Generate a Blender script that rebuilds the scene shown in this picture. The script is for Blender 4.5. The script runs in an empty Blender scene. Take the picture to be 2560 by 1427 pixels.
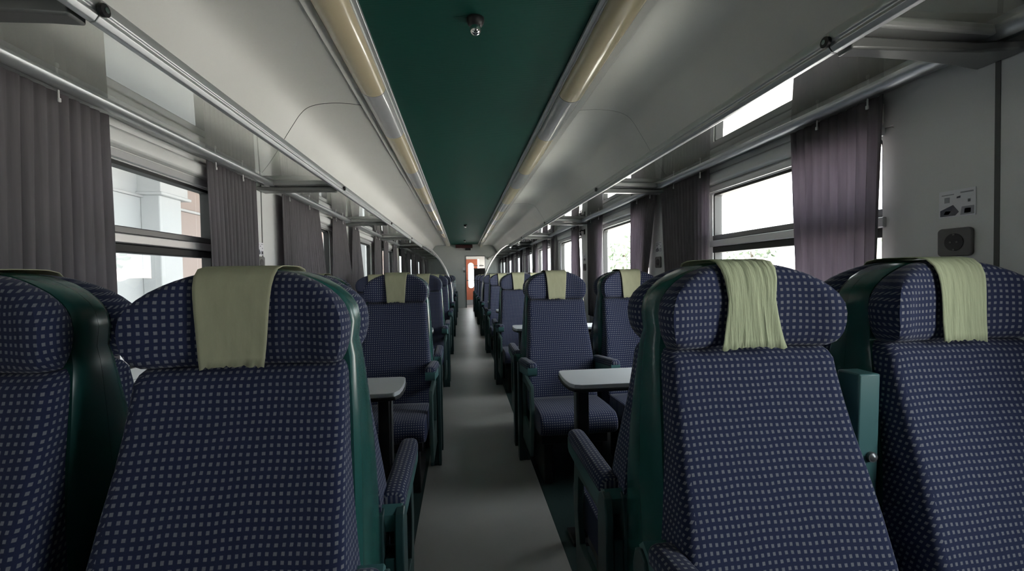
import bpy, math, random
from mathutils import Vector, Matrix
R = random.Random(7)
scene = bpy.context.scene
COL = scene.collection

# ------------------------------------------------------------------ materials
def new_mat(name):
    m = bpy.data.materials.new(name); m.use_nodes = True
    nt = m.node_tree; nt.nodes.clear()
    out = nt.nodes.new('ShaderNodeOutputMaterial')
    return m, nt, out

def srgb(r, g, b):
    f = lambda c: c / 12.92 if c <= 0.04045 else ((c + 0.055) / 1.055) ** 2.4
    return (f(r), f(g), f(b), 1)

def plain(name, col, rough=0.5, metal=0.0, spec=0.5, noise=0.0, nscale=8, bump=0.0, bscale=60, coat=0.0):
    m, nt, out = new_mat(name)
    p = nt.nodes.new('ShaderNodeBsdfPrincipled')
    p.inputs['Base Color'].default_value = col
    p.inputs['Roughness'].default_value = rough
    p.inputs['Metallic'].default_value = metal
    p.inputs['Specular IOR Level'].default_value = spec
    p.inputs['Coat Weight'].default_value = coat
    if noise or bump:
        tc = nt.nodes.new('ShaderNodeTexCoord')
    if noise:
        n = nt.nodes.new('ShaderNodeTexNoise'); n.inputs['Scale'].default_value = nscale
        n.inputs['Detail'].default_value = 5
        nt.links.new(tc.outputs['Object'], n.inputs['Vector'])
        mr = nt.nodes.new('ShaderNodeMapRange')
        mr.inputs['To Min'].default_value = 1 - noise; mr.inputs['To Max'].default_value = 1 + noise
        nt.links.new(n.outputs['Fac'], mr.inputs['Value'])
        mx = nt.nodes.new('ShaderNodeMix'); mx.data_type = 'RGBA'; mx.blend_type = 'MULTIPLY'
        mx.inputs['Factor'].default_value = 1
        mx.inputs['A'].default_value = col
        nt.links.new(mr.outputs['Result'], mx.inputs['B'])
        nt.links.new(mx.outputs['Result'], p.inputs['Base Color'])
    if bump:
        n2 = nt.nodes.new('ShaderNodeTexNoise'); n2.inputs['Scale'].default_value = bscale
        nt.links.new(tc.outputs['Object'], n2.inputs['Vector'])
        b = nt.nodes.new('ShaderNodeBump'); b.inputs['Strength'].default_value = bump
        b.inputs['Distance'].default_value = 0.004
        nt.links.new(n2.outputs['Fac'], b.inputs['Height'])
        nt.links.new(b.outputs['Normal'], p.inputs['Normal'])
    nt.links.new(p.outputs['BSDF'], out.inputs['Surface'])
    return m

def math_node(nt, op, a, b=None, c=None):
    n = nt.nodes.new('ShaderNodeMath'); n.operation = op
    for i, v in enumerate((a, b, c)):
        if v is None: continue
        if isinstance(v, (int, float)): n.inputs[i].default_value = v
        else: nt.links.new(v, n.inputs[i])
    return n.outputs[0]

def fabric_mat():
    m, nt, out = new_mat('checked_fabric')
    uv = nt.nodes.new('ShaderNodeUVMap')
    wob = nt.nodes.new('ShaderNodeTexNoise'); wob.inputs['Scale'].default_value = 14
    nt.links.new(uv.outputs['UV'], wob.inputs['Vector'])
    va = nt.nodes.new('ShaderNodeVectorMath'); va.operation = 'MULTIPLY_ADD'
    nt.links.new(wob.outputs['Color'], va.inputs[0])
    va.inputs[1].default_value = (0.008, 0.008, 0); nt.links.new(uv.outputs['UV'], va.inputs[2])
    sep = nt.nodes.new('ShaderNodeSeparateXYZ'); nt.links.new(va.outputs[0], sep.inputs[0])
    fs = []
    for o in ('X', 'Y'):
        d = math_node(nt, 'MULTIPLY', sep.outputs[o], 1 / (0.0127 if o == 'X' else 0.0136))
        f = math_node(nt, 'FRACT', d)
        a = math_node(nt, 'ABSOLUTE', math_node(nt, 'SUBTRACT', f, 0.5))
        mr = nt.nodes.new('ShaderNodeMapRange'); mr.interpolation_type = 'SMOOTHSTEP'
        mr.inputs['From Min'].default_value = 0.27; mr.inputs['From Max'].default_value = 0.18
        nt.links.new(a, mr.inputs['Value']); fs.append(mr.outputs['Result'])
    sq = math_node(nt, 'MULTIPLY', fs[0], fs[1])
    nz = nt.nodes.new('ShaderNodeTexNoise'); nz.inputs['Scale'].default_value = 700
    nt.links.new(uv.outputs['UV'], nz.inputs['Vector'])
    sq2 = math_node(nt, 'MULTIPLY', sq, math_node(nt, 'ADD', 0.55, math_node(nt, 'MULTIPLY', nz.outputs['Fac'], 0.8)))
    mx = nt.nodes.new('ShaderNodeMix'); mx.data_type = 'RGBA'
    mx.inputs['A'].default_value = (0.024, 0.031, 0.071, 1)
    mx.inputs['B'].default_value = (0.198, 0.202, 0.226, 1)
    nt.links.new(sq2, mx.inputs['Factor'])
    p = nt.nodes.new('ShaderNodeBsdfPrincipled')
    p.inputs['Roughness'].default_value = 0.9; p.inputs['Specular IOR Level'].default_value = 0.15
    p.inputs['Sheen Weight'].default_value = 0.12; p.inputs['Sheen Roughness'].default_value = 0.4
    nt.links.new(mx.outputs['Result'], p.inputs['Base Color'])
    b = nt.nodes.new('ShaderNodeBump'); b.inputs['Strength'].default_value = 0.25; b.inputs['Distance'].default_value = 0.002
    nt.links.new(math_node(nt, 'ADD', sq, math_node(nt, 'MULTIPLY', nz.outputs['Fac'], 0.6)), b.inputs['Height'])
    nt.links.new(b.outputs['Normal'], p.inputs['Normal'])
    nt.links.new(p.outputs['BSDF'], out.inputs['Surface'])
    return m

def cloth_mat(name, col, folds):
    m, nt, out = new_mat(name)
    p = nt.nodes.new('ShaderNodeBsdfPrincipled')
    p.inputs['Roughness'].default_value = 0.9; p.inputs['Specular IOR Level'].default_value = 0.1
    uv = nt.nodes.new('ShaderNodeUVMap')
    mp = nt.nodes.new('ShaderNodeMapping'); mp.inputs['Scale'].default_value = (95, 9, 1) if folds else (40, 14, 1)
    nt.links.new(uv.outputs['UV'], mp.inputs['Vector'])
    n = nt.nodes.new('ShaderNodeTexNoise'); n.inputs['Scale'].default_value = 1; n.inputs['Detail'].default_value = 4
    nt.links.new(mp.outputs['Vector'], n.inputs['Vector'])
    mr = nt.nodes.new('ShaderNodeMapRange'); mr.inputs['To Min'].default_value = 0.82; mr.inputs['To Max'].default_value = 1.12
    nt.links.new(n.outputs['Fac'], mr.inputs['Value'])
    mx = nt.nodes.new('ShaderNodeMix'); mx.data_type = 'RGBA'; mx.blend_type = 'MULTIPLY'; mx.inputs['Factor'].default_value = 1
    mx.inputs['A'].default_value = col; nt.links.new(mr.outputs['Result'], mx.inputs['B'])
    nt.links.new(mx.outputs['Result'], p.inputs['Base Color'])
    b = nt.nodes.new('ShaderNodeBump'); b.inputs['Strength'].default_value = 0.9 if folds else 0.3
    b.inputs['Distance'].default_value = 0.006 if folds else 0.003
    nt.links.new(n.outputs['Fac'], b.inputs['Height']); nt.links.new(b.outputs['Normal'], p.inputs['Normal'])
    nt.links.new(p.outputs['BSDF'], out.inputs['Surface'])
    return m

def curtain_mat():
    m, nt, out = new_mat('curtain_cloth')
    tc = nt.nodes.new('ShaderNodeTexCoord')
    mp = nt.nodes.new('ShaderNodeMapping'); mp.inputs['Scale'].default_value = (1, 60, 3)
    nt.links.new(tc.outputs['Object'], mp.inputs['Vector'])
    n = nt.nodes.new('ShaderNodeTexNoise'); n.inputs['Scale'].default_value = 1; n.inputs['Detail'].default_value = 3
    nt.links.new(mp.outputs['Vector'], n.inputs['Vector'])
    mr = nt.nodes.new('ShaderNodeMapRange'); mr.inputs['To Min'].default_value = 0.75; mr.inputs['To Max'].default_value = 1.25
    nt.links.new(n.outputs['Fac'], mr.inputs['Value'])
    mx = nt.nodes.new('ShaderNodeMix'); mx.data_type = 'RGBA'; mx.blend_type = 'MULTIPLY'; mx.inputs['Factor'].default_value = 1
    mx.inputs['A'].default_value = (0.122, 0.115, 0.12, 1); nt.links.new(mr.outputs['Result'], mx.inputs['B'])
    d = nt.nodes.new('ShaderNodeBsdfDiffuse'); t = nt.nodes.new('ShaderNodeBsdfTranslucent')
    nt.links.new(mx.outputs['Result'], d.inputs['Color'])
    mx2 = nt.nodes.new('ShaderNodeMix'); mx2.data_type = 'RGBA'; mx2.blend_type = 'MULTIPLY'; mx2.inputs['Factor'].default_value = 1
    mx2.inputs['A'].default_value = (0.125, 0.112, 0.128, 1); nt.links.new(mr.outputs['Result'], mx2.inputs['B'])
    nt.links.new(mx2.outputs['Result'], t.inputs['Color'])
    s = nt.nodes.new('ShaderNodeAddShader')
    nt.links.new(d.outputs[0], s.inputs[0]); nt.links.new(t.outputs[0], s.inputs[1])
    nt.links.new(s.outputs[0], out.inputs['Surface'])
    return m

def pane_mat(name, tint, ior=1.5, rough=0.0, gain=1.0):
    """thin sheet of glass: tinted see-through body, Fresnel mirror on the surface"""
    m, nt, out = new_mat(name)
    tr = nt.nodes.new('ShaderNodeBsdfTransparent'); tr.inputs['Color'].default_value = tint
    gl = nt.nodes.new('ShaderNodeBsdfGlossy'); gl.inputs['Roughness'].default_value = rough
    gl.inputs['Color'].default_value = (0.95, 0.96, 0.97, 1)
    lw = nt.nodes.new('ShaderNodeFresnel'); 
    ge = nt.nodes.new('ShaderNodeNewGeometry')      # the same mirror strength from either side of the sheet
    nt.links.new(math_node(nt, 'ADD', ior, math_node(nt, 'MULTIPLY', ge.outputs['Backfacing'], 1 / ior - ior)), lw.inputs['IOR'])
    mx = nt.nodes.new('ShaderNodeMixShader')
    nt.links.new(math_node(nt, 'MINIMUM', math_node(nt, 'MULTIPLY', lw.outputs['Fac'], gain), 1.0), mx.inputs['Fac'])
    nt.links.new(tr.outputs[0], mx.inputs[1]); nt.links.new(gl.outputs[0], mx.inputs[2])
    nt.links.new(mx.outputs[0], out.inputs['Surface'])
    return m

def ribbed_green():
    m, nt, out = new_mat('green_ceiling')
    p = nt.nodes.new('ShaderNodeBsdfPrincipled')
    p.inputs['Base Color'].default_value = (0.009, 0.060, 0.046, 1)
    p.inputs['Roughness'].default_value = 0.5
    p.inputs['Specular IOR Level'].default_value = 0.10
    tc = nt.nodes.new('ShaderNodeTexCoord')
    w = nt.nodes.new('ShaderNodeTexWave'); w.bands_direction = 'Y'; w.inputs['Scale'].default_value = 26
    nt.links.new(tc.outputs['Object'], w.inputs['Vector'])
    b = nt.nodes.new('ShaderNodeBump'); b.inputs['Strength'].default_value = 0.25; b.inputs['Distance'].default_value = 0.002
    nt.links.new(w.outputs['Fac'], b.inputs['Height']); nt.links.new(b.outputs['Normal'], p.inputs['Normal'])
    nt.links.new(p.outputs['BSDF'], out.inputs['Surface'])
    return m

def floor_mat():
    m, nt, out = new_mat('grey_vinyl')
    p = nt.nodes.new('ShaderNodeBsdfPrincipled')
    tc = nt.nodes.new('ShaderNodeTexCoord')
    n = nt.nodes.new('ShaderNodeTexNoise'); n.inputs['Scale'].default_value = 2.2; n.inputs['Detail'].default_value = 6
    nt.links.new(tc.outputs['Object'], n.inputs['Vector'])
    mx = nt.nodes.new('ShaderNodeMix'); mx.data_type = 'RGBA'
    mx.inputs['A'].default_value = (0.31, 0.305, 0.295, 1); mx.inputs['B'].default_value = (0.45, 0.445, 0.435, 1)
    nt.links.new(n.outputs['Fac'], mx.inputs['Factor'])
    nt.links.new(mx.outputs['Result'], p.inputs['Base Color'])
    p.inputs['Roughness'].default_value = 0.38; p.inputs['Specular IOR Level'].default_value = 0.4
    nt.links.new(p.outputs['BSDF'], out.inputs['Surface'])
    return m

M = dict(
    fabric=fabric_mat(),
    green=plain('green_paint', (0.018, 0.085, 0.075, 1), 0.26, 0, 0.5),
    teal=plain('teal_paint', (0.058, 0.145, 0.145, 1), 0.4, 0, 0.4),
    darkteal=plain('dark_teal_metal', (0.022, 0.055, 0.058, 1), 0.4),
    frame_grey=plain('grey_green_panel', (0.075, 0.10, 0.095, 1), 0.5),
    panel_teal=plain('side_panel_teal', (0.045, 0.085, 0.082, 1), 0.45),
    black=plain('black_metal', (0.012, 0.012, 0.014, 1), 0.45),
    rubber=plain('black_rubber', (0.015, 0.016, 0.016, 1), 0.6),
    white=plain('white_panel', (0.70, 0.70, 0.67, 1), 0.42, noise=0.04, nscale=3),
    wall=plain('wall_panel', (0.72, 0.73, 0.72, 1), 0.4, noise=0.04, nscale=3),
    seam=plain('seam_dark', (0.10, 0.105, 0.10, 1), 0.7),
    joint=plain('joint_grey', (0.40, 0.40, 0.39, 1), 0.6),
    alu=plain('brushed_aluminium', (0.58, 0.59, 0.60, 1), 0.42, 0.8),
    alu_dark=plain('dark_aluminium', (0.18, 0.185, 0.19, 1), 0.35, 0.7),
    pole=plain('pole_steel', (0.80, 0.80, 0.79, 1), 0.35, 0.4),
    chrome=plain('chrome', (0.8, 0.8, 0.8, 1), 0.12, 1.0),
    bar=plain('shelf_bar_grey', (0.50, 0.51, 0.50, 1), 0.35, 0.2),
    bracket=plain('bracket_grey', (0.22, 0.225, 0.22, 1), 0.4, 0.3),
    table=plain('table_laminate', (0.56, 0.58, 0.60, 1), 0.3, noise=0.03),
    cover=cloth_mat('cover_cloth', (0.42, 0.42, 0.285, 1), False),
    cover_fold=cloth_mat('cover_cloth_wrinkled', (0.42, 0.46, 0.30, 1), True),
    curtain=curtain_mat(),
    glass=pane_mat('window_glass', (0.93, 0.96, 0.95, 1), 1.45),
    rack_glass=pane_mat('rack_glass', (0.88, 0.90, 0.87, 1), 1.62, 0.012, 1.35),
    part_glass=pane_mat('partition_glass', (0.30, 0.32, 0.32, 1), 1.5),
    green_ceiling=ribbed_green(),
    floor=floor_mat(),
    floor_teal=plain('teal_floor', (0.024, 0.047, 0.046, 1), 0.45, noise=0.15),
    warm=plain('warm_diffuser', (0.50, 0.43, 0.29, 1), 0.22, 0, 0.5, coat=0.3),
    cool=plain('grey_diffuser', (0.36, 0.36, 0.37, 1), 0.22, 0, 0.5, coat=0.3),
    plastic=plain('grey_plastic', (0.13, 0.125, 0.12, 1), 0.45),
    sticker=plain('sticker_paper', (0.80, 0.80, 0.84, 1), 0.5),
    ink=plain('sticker_ink', (0.10, 0.10, 0.13, 1), 0.5),
    ink_pale=plain('sticker_pale_ink', (0.34, 0.34, 0.38, 1), 0.5),
    orange=plain('orange_door', (0.50, 0.15, 0.085, 1), 0.4),
    endwall=plain('end_wall_panel', (0.42, 0.44, 0.43, 1), 0.45, noise=0.05, nscale=2),
    maroon=plain('maroon_box', (0.06, 0.012, 0.012, 1), 0.4),
    cabinet=plain('cabinet_dark', (0.03, 0.03, 0.032, 1), 0.5),
    bldg=plain('building_plaster', (0.46, 0.47, 0.47, 1), 0.8, noise=0.06, nscale=1.0),
    pink=plain('building_pink', (0.33, 0.265, 0.24, 1), 0.8, noise=0.05, nscale=1.0),
    bldg_line=plain('building_moulding', (0.42, 0.42, 0.42, 1), 0.8),
    ballast=plain('ballast', (0.46, 0.44, 0.42, 1), 0.9, noise=0.5, nscale=6, bump=1.0, bscale=12),
    platform=plain('platform_slab', (0.50, 0.50, 0.49, 1), 0.8, noise=0.1, nscale=1),
    rail=plain('rail_steel', (0.30, 0.26, 0.24, 1), 0.4, 0.5),
    tile=plain('roof_tiles', (0.62, 0.48, 0.42, 1), 0.8, noise=0.3, nscale=3),
    leaf=plain('pale_leaves', (0.20, 0.25, 0.185, 1), 0.7, noise=0.3, nscale=4),
    bark=plain('bark', (0.12, 0.09, 0.07, 1), 0.9),
    dirtglass=plain('clip_white', (0.7, 0.7, 0.7, 1), 0.4),
)

# ------------------------------------------------------------------ mesh helpers
class MB:
    def __init__(s): s.v = []; s.f = []; s.uv = []; s.mi = []; s.sm = []
    def add(s, vs, fs, uvs=None, mi=0, smooth=False):
        b = len(s.v); s.v += [tuple(x) for x in vs]
        for k, f in enumerate(fs):
            s.f.append([b + i for i in f]); s.mi.append(mi); s.sm.append(smooth)
            s.uv.append(uvs[k] if uvs else [(vs[i][0], vs[i][2]) for i in f])
    def box(s, x0, x1, y0, y1, z0, z1, mi=0):
        x0, x1 = min(x0, x1), max(x0, x1); y0, y1 = min(y0, y1), max(y0, y1); z0, z1 = min(z0, z1), max(z0, z1)
        v = [(x0,y0,z0),(x1,y0,z0),(x1,y1,z0),(x0,y1,z0),(x0,y0,z1),(x1,y0,z1),(x1,y1,z1),(x0,y1,z1)]
        s.add(v, [(0,3,2,1),(4,5,6,7),(0,1,5,4),(1,2,6,5),(2,3,7,6),(3,0,4,7)], mi=mi)
    def prism(s, poly, axis, a0, a1, mi=0, smooth=False):
        """extrude a 2-D polygon along an axis: 'x' -> poly (y,z); 'y' -> (x,z); 'z' -> (x,y)"""
        def P(p, a):
            return (a, p[0], p[1]) if axis == 'x' else (p[0], a, p[1]) if axis == 'y' else (p[0], p[1], a)
        n = len(poly)
        v = [P(p, a0) for p in poly] + [P(p, a1) for p in poly]
        side = [(i, (i + 1) % n, n + (i + 1) % n, n + i) for i in range(n)]
        s.add(v, side, mi=mi, smooth=smooth)
        s.add([P(p, a0) for p in poly], [tuple(range(n))[::-1]], mi=mi)
        s.add([P(p, a1) for p in poly], [tuple(range(n))], mi=mi)
    def tube(s, pts, r, n=10, mi=0, closed=False):
        pts = [Vector(p) for p in pts]; rings = []
        m = len(pts)
        for i, p in enumerate(pts):
            a = pts[(i - 1) % m] if (i > 0 or closed) else p
            b = pts[(i + 1) % m] if (i < m - 1 or closed) else p
            t = (b - a).normalized()
            up = Vector((0, 0, 1)) if abs(t.z) < 0.95 else Vector((0, 1, 0))
            u = t.cross(up).normalized(); w = u.cross(t).normalized()
            rr = r[i] if isinstance(r, (list, tuple)) else r
            rings.append([p + (u * math.cos(k * 2 * math.pi / n) + w * math.sin(k * 2 * math.pi / n)) * rr for k in range(n)])
        v = [q for rg in rings for q in rg]; f = []
        for i in range(m if closed else m - 1):
            for k in range(n):
                a, b = i * n, ((i + 1) % m) * n
                f.append((a + k, a + (k + 1) % n, b + (k + 1) % n, b + k))
        s.add(v, f, mi=mi, smooth=True)
        if not closed:
            s.add(rings[0], [tuple(range(n))], mi=mi); s.add(rings[-1], [tuple(range(n))[::-1]], mi=mi)
    def loft(s, rings, uvr, cap=True, mi=0):
        """closed rings of equal count; uvr = matching (u,v) per vertex with one extra per ring for the closing seam"""
        n = len(rings[0]); v = [p for r in rings for p in r]; f = []; uv = []
        for i in range(len(rings) - 1):
            for k in range(n):
                k2 = (k + 1) % n
                f.append((i * n + k, i * n + k2, (i + 1) * n + k2, (i + 1) * n + k))
                uv.append([uvr[i][k], uvr[i][k + 1], uvr[i + 1][k + 1], uvr[i + 1][k]])
        s.add(v, f, uv, mi, True)
        if cap:
            s.add(rings[0], [tuple(range(n))[::-1]], [[(p[0], p[1]) for p in rings[0]][::-1]], mi, True)
            s.add(rings[-1], [tuple(range(n))], [[(p[0], p[1]) for p in rings[-1]]], mi, True)
    def mesh(s, name, mats):
        me = bpy.data.meshes.new(name)
        me.from_pydata(s.v, [], s.f)
        ul = me.uv_layers.new(name='UVMap')
        li = 0
        for pi, p in enumerate(me.polygons):
            p.material_index = s.mi[pi]; p.use_smooth = s.sm[pi]
            for k in range(p.loop_total):
                ul.data[p.loop_start + k].uv = s.uv[pi][k]
        for m in (mats if isinstance(mats, (list, tuple)) else [mats]): me.materials.append(m)
        me.validate(); me.update()
        import bmesh
        bm = bmesh.new(); bm.from_mesh(me)
        bmesh.ops.remove_doubles(bm, verts=bm.verts, dist=1e-5)
        bmesh.ops.recalc_face_normals(bm, faces=bm.faces)
        bm.to_mesh(me); bm.free()
        me.set_sharp_from_angle(angle=math.radians(48))
        return me

def link(o, parent=None):
    COL.objects.link(o)
    if parent is not None: o.parent = parent
    return o
def obj(name, mb, mats, parent=None, bevel=0.0, seg=2):
    o = bpy.data.objects.new(name, mb.mesh(name, mats)); link(o, parent)
    if bevel:
        b = o.modifiers.new('bevel', 'BEVEL'); b.width = bevel; b.segments = seg; b.limit_method = 'ANGLE'; b.angle_limit = math.radians(40)
        for p in o.data.polygons: p.use_smooth = True
        w = o.modifiers.new('normals', 'WEIGHTED_NORMAL'); w.keep_sharp = True
    return o
def empty(name, loc=(0, 0, 0), rz=0):
    o = bpy.data.objects.new(name, None); o.location = loc; o.rotation_euler = (0, 0, rz); o.empty_display_size = 0.1
    return link(o)
def tag(o, label=None, cat=None, group=None, kind=None):
    if label: o['label'] = label
    if cat: o['category'] = cat
    if group: o['group'] = group
    if kind: o['kind'] = kind
    return o
def copy_tree(src, parent=None, loc=None, rz=None):
    c = src.copy(); COL.objects.link(c)
    if parent is not None: c.parent = parent
    if loc is not None: c.location = loc
    if rz is not None: c.rotation_euler = (0, 0, rz)
    for ch in list(src.children): copy_tree(ch, c)
    return c
def lerp(a, b, t): return a + (b - a) * t
def interp(tab, x):
    if x <= tab[0][0]: return tab[0][1]
    for (a, va), (b, vb) in zip(tab, tab[1:]):
        if x <= b:
            t = (x - a) / (b - a)
            return lerp(va, vb, t)
    return tab[-1][1]
def sinterp(tab, x):
    """smooth (Catmull-Rom) interpolation"""
    n = len(tab)
    if x <= tab[0][0]: return tab[0][1]
    if x >= tab[-1][0]: return tab[-1][1]
    for i in range(n - 1):
        if tab[i][0] <= x <= tab[i + 1][0]:
            x0, y0 = tab[i]; x1, y1 = tab[i + 1]; h = x1 - x0
            m0 = (y1 - tab[i - 1][1]) / (x1 - tab[i - 1][0]) if i > 0 else (y1 - y0) / h
            m1 = (tab[i + 2][1] - y0) / (tab[i + 2][0] - x0) if i < n - 2 else (y1 - y0) / h
            t = (x - x0) / h
            return ((2*t**3 - 3*t*t + 1) * y0 + (t**3 - 2*t*t + t) * h * m0 + (-2*t**3 + 3*t*t) * y1 + (t**3 - t*t) * h * m1)
def ordinal(n): return ['first','second','third','fourth','fifth','sixth','seventh','eighth','ninth','tenth'][n]

# ------------------------------------------------------------------ layout numbers (metres; x across, y along the coach, z up)
ROW0, PITCH, NROW = 0.985, 2.0, 8          # back-to-back seat lines
SX = {-1: (0.508, 1.015), 1: (0.520, 1.025)}                         # aisle seat, window seat
Y_BACK, Y_END = -3.0, 16.6
XW = 1.38                                   # inner face of the side walls
BR0 = 1.075                                 # first rack bracket
WY0 = {-1: 1.53, 1: 1.39}                   # near edge of the first window on either side
WIN = (1.39, 2.66, 0.80, 1.68)              # y0, y1, z0, z1 of the first window, repeating each 2 m

# ------------------------------------------------------------------ the shell of the coach
mb = MB(); mb.box(-0.324, 0.324, Y_BACK, Y_END, -0.05, 0.0, 0)
for s in (-1, 1): mb.box(s * 0.3245, s * XW, Y_BACK, Y_END, -0.05, -0.0005, 1)
mb.box(-1.46, 1.46, Y_BACK, Y_END + 2.2, -0.30, -0.055, 1)
tag(obj('floor', mb, [M['floor'], M['floor_teal']]), kind='structure')

PROF = [(0.700, 2.292), (0.80, 2.303), (0.90, 2.303), (0.985, 2.292), (1.05, 2.268), (1.095, 2.225), (1.135, 2.165),
        (1.19, 2.076), (1.25, 1.975), (1.30, 1.90), (1.38, 1.80)]
def prof_pts():
    out = []
    tab = [(i, p) for i, p in enumerate(PROF)]
    tx = [(i, p[0]) for i, p in tab]; tz = [(i, p[1]) for i, p in tab]
    n = 40
    for k in range(n + 1):
        t = k * (len(PROF) - 1) / n
        out.append((sinterp(tx, t), sinterp(tz, t)))
    return out
PP = prof_pts()
mb = MB(); mb.box(-0.497, 0.497, Y_BACK, Y_END, 2.33, 2.36)
ceil = tag(obj('ceiling', mb, M['green_ceiling']), kind='structure')
for s in (-1, 1):
    mb = MB(); n = len(PP)
    v = [(s * x, Y_BACK, z) for x, z in PP] + [(s * x, Y_END, z) for x, z in PP]
    mb.add(v, [(i, i + 1, n + i + 1, n + i) for i in range(n - 1)], smooth=True)
    o = obj('curved_panel', mb, M['white'], ceil)
    so = o.modifiers.new('thick', 'SOLIDIFY'); so.thickness = 0.012; so.offset = 1 if s < 0 else 1
    # joints between the curved panels
    for yj in ((3.0,) if s < 0 else (3.0, 7.0)):
        mb = MB(); mb.tube([(s * (x - 0.0003), yj, z - 0.0006) for x, z in PP], 0.0022 if s < 0 else 0.0013, 6)
        obj('panel_joint', mb, M['seam'] if s < 0 else M['joint'], ceil)
    # light trough: housing, outer ledge and inner trim
    mb = MB()
    mb.prism([(s*0.518, 2.30), (s*0.518, 2.352), (s*0.70, 2.352), (s*0.70, 2.30), (s*0.69, 2.30), (s*0.69, 2.345), (s*0.528, 2.345), (s*0.528, 2.30)], 'y', Y_BACK, Y_END)
    obj('light_trough', mb, M['wall'], ceil)
    mb = MB(); mb.box(s*0.497, s*0.519, Y_BACK, Y_END, 2.312, 2.336); obj('edge_trim', mb, M['alu'], ceil, 0.003)
    mb = MB(); mb.prism([(s*0.672, 2.292), (s*0.712, 2.284), (s*0.712, 2.300), (s*0.672, 2.312)], 'y', Y_BACK, Y_END); obj('edge_trim', mb, M['white'], ceil, 0.002)

# outer skin closes the coach against daylight
mb = MB()
mb.prism([(-1.46, 1.80), (-1.46, 2.05), (-1.25, 2.42), (-0.8, 2.55), (0.8, 2.55), (1.25, 2.42), (1.46, 2.05), (1.46, 1.80),
          (1.42, 1.80), (1.42, 2.04), (1.23, 2.38), (0.79, 2.51), (-0.79, 2.51), (-1.23, 2.38), (-1.42, 2.04), (-1.42, 1.80)], 'y', Y_BACK - .04, Y_END + 2.2)
tag(obj('roof', mb, M['alu_dark']), kind='structure')

for s, side in ((-1, 'left'), (1, 'right')):
    mb = MB()
    X0, X1 = s * XW, s * 1.46
    mb.box(X0, X1, Y_BACK, Y_END + 2.2, -0.3, WIN[2]); mb.box(X0, X1, Y_BACK, Y_END + 2.2, WIN[3], 1.93)
    y = Y_BACK
    for k in range(-2, 8):
        a, b = WY0[s] + 2 * k, WIN[1] + 2 * k
        mb.box(X0, X1, y, a, WIN[2] - .001, WIN[3] + .001); y = b
    mb.box(X0, X1, y, 17.1, WIN[2] - .001, WIN[3] + .001); mb.box(X0, X1, 17.95, Y_END + 2.2, WIN[2] - .001, WIN[3] + .001)   # unseen side opening, added to let daylight into the vestibule
    for k in range(-2, 8):
        mb.box(s * (XW - 0.0015), s * (XW + .002), 1.083 + 2 * k, 1.096 + 2 * k, 0.0, 1.80, 1)
    tag(obj('wall_' + side, mb, [M['wall'], M['seam']]), kind='structure')

# end walls
mb = MB(); mb.box(-1.46, 1.46, Y_BACK - 0.04, Y_BACK, -0.3, 2.5)
tag(obj('wall_back', mb, M['endwall']), kind='structure')
mb = MB()
mb.box(-1.40, 0.06, Y_END, Y_END + .04, 0.0, 2.5); mb.box(0.75, 1.40, Y_END, Y_END + .04, 0.0, 2.5); mb.box(0.06, 0.75, Y_END, Y_END + .04, 1.885, 2.5)
tag(obj('wall_front', mb, M['endwall']), kind='structure')
mb = MB(); mb.box(0.045, 0.062, Y_END - .015, Y_END + .05, 0, 1.90); mb.box(0.748, 0.765, Y_END - .015, Y_END + .05, 0, 1.90); mb.box(0.045, 0.765, Y_END - .015, Y_END + .05, 1.885, 1.905)
tag(obj('trim_1', mb, M['alu_dark']), kind='structure')
# vestibule behind the doorway
mb = MB(); mb.box(-1.4, 1.4, Y_END, 18.6, -0.05, 0.0); mb.box(-1.4, 1.4, Y_END + .04, 18.6, 2.25, 2.3)
tag(obj('floor_vestibule', mb, M['floor']), kind='structure')
mb = MB()
mb.box(-0.30, 0.06, Y_END + .04, 18.3, 0, 2.25, 0); mb.box(0.60, 1.40, 18.26, 18.3, 0, 2.25, 0); mb.box(-0.3, 0.60, 18.26, 18.3, 1.84, 2.25, 0)
tag(obj('wall_vestibule', mb, M['white']), kind='structure')
# orange gangway door with its long round-ended window
def capsule(cx, z0, z1, r, n=10):
    pts = []
    for i in range(n + 1):
        a = math.pi * i / n; pts.append((cx + r * math.cos(a), z1 - r + r * math.sin(a)))
    for i in range(n + 1):
        a = math.pi + math.pi * i / n; pts.append((cx + r * math.cos(a), z0 + r + r * math.sin(a)))
    return pts
d = tag(empty('door_1', (0.0, 18.25, 0)), kind='structure')
cp = capsule(0.265, 0.67, 1.70, 0.115)
N = len(cp)
def rect_of(p):
    cx, cz = 0.265, 1.185
    dx, dz = p[0] - cx, p[1] - cz
    k = min((0.53 / 2 + 0.005) / abs(dx) if dx > 0 and dx else ((0.265 - 0.062) / abs(dx) if dx else 1e9), (1.84 - cz if dz > 0 else cz) / abs(dz) if dz else 1e9)
    return (cx + dx * k, cz + dz * k)
rc = [rect_of(p) for p in cp]
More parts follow.
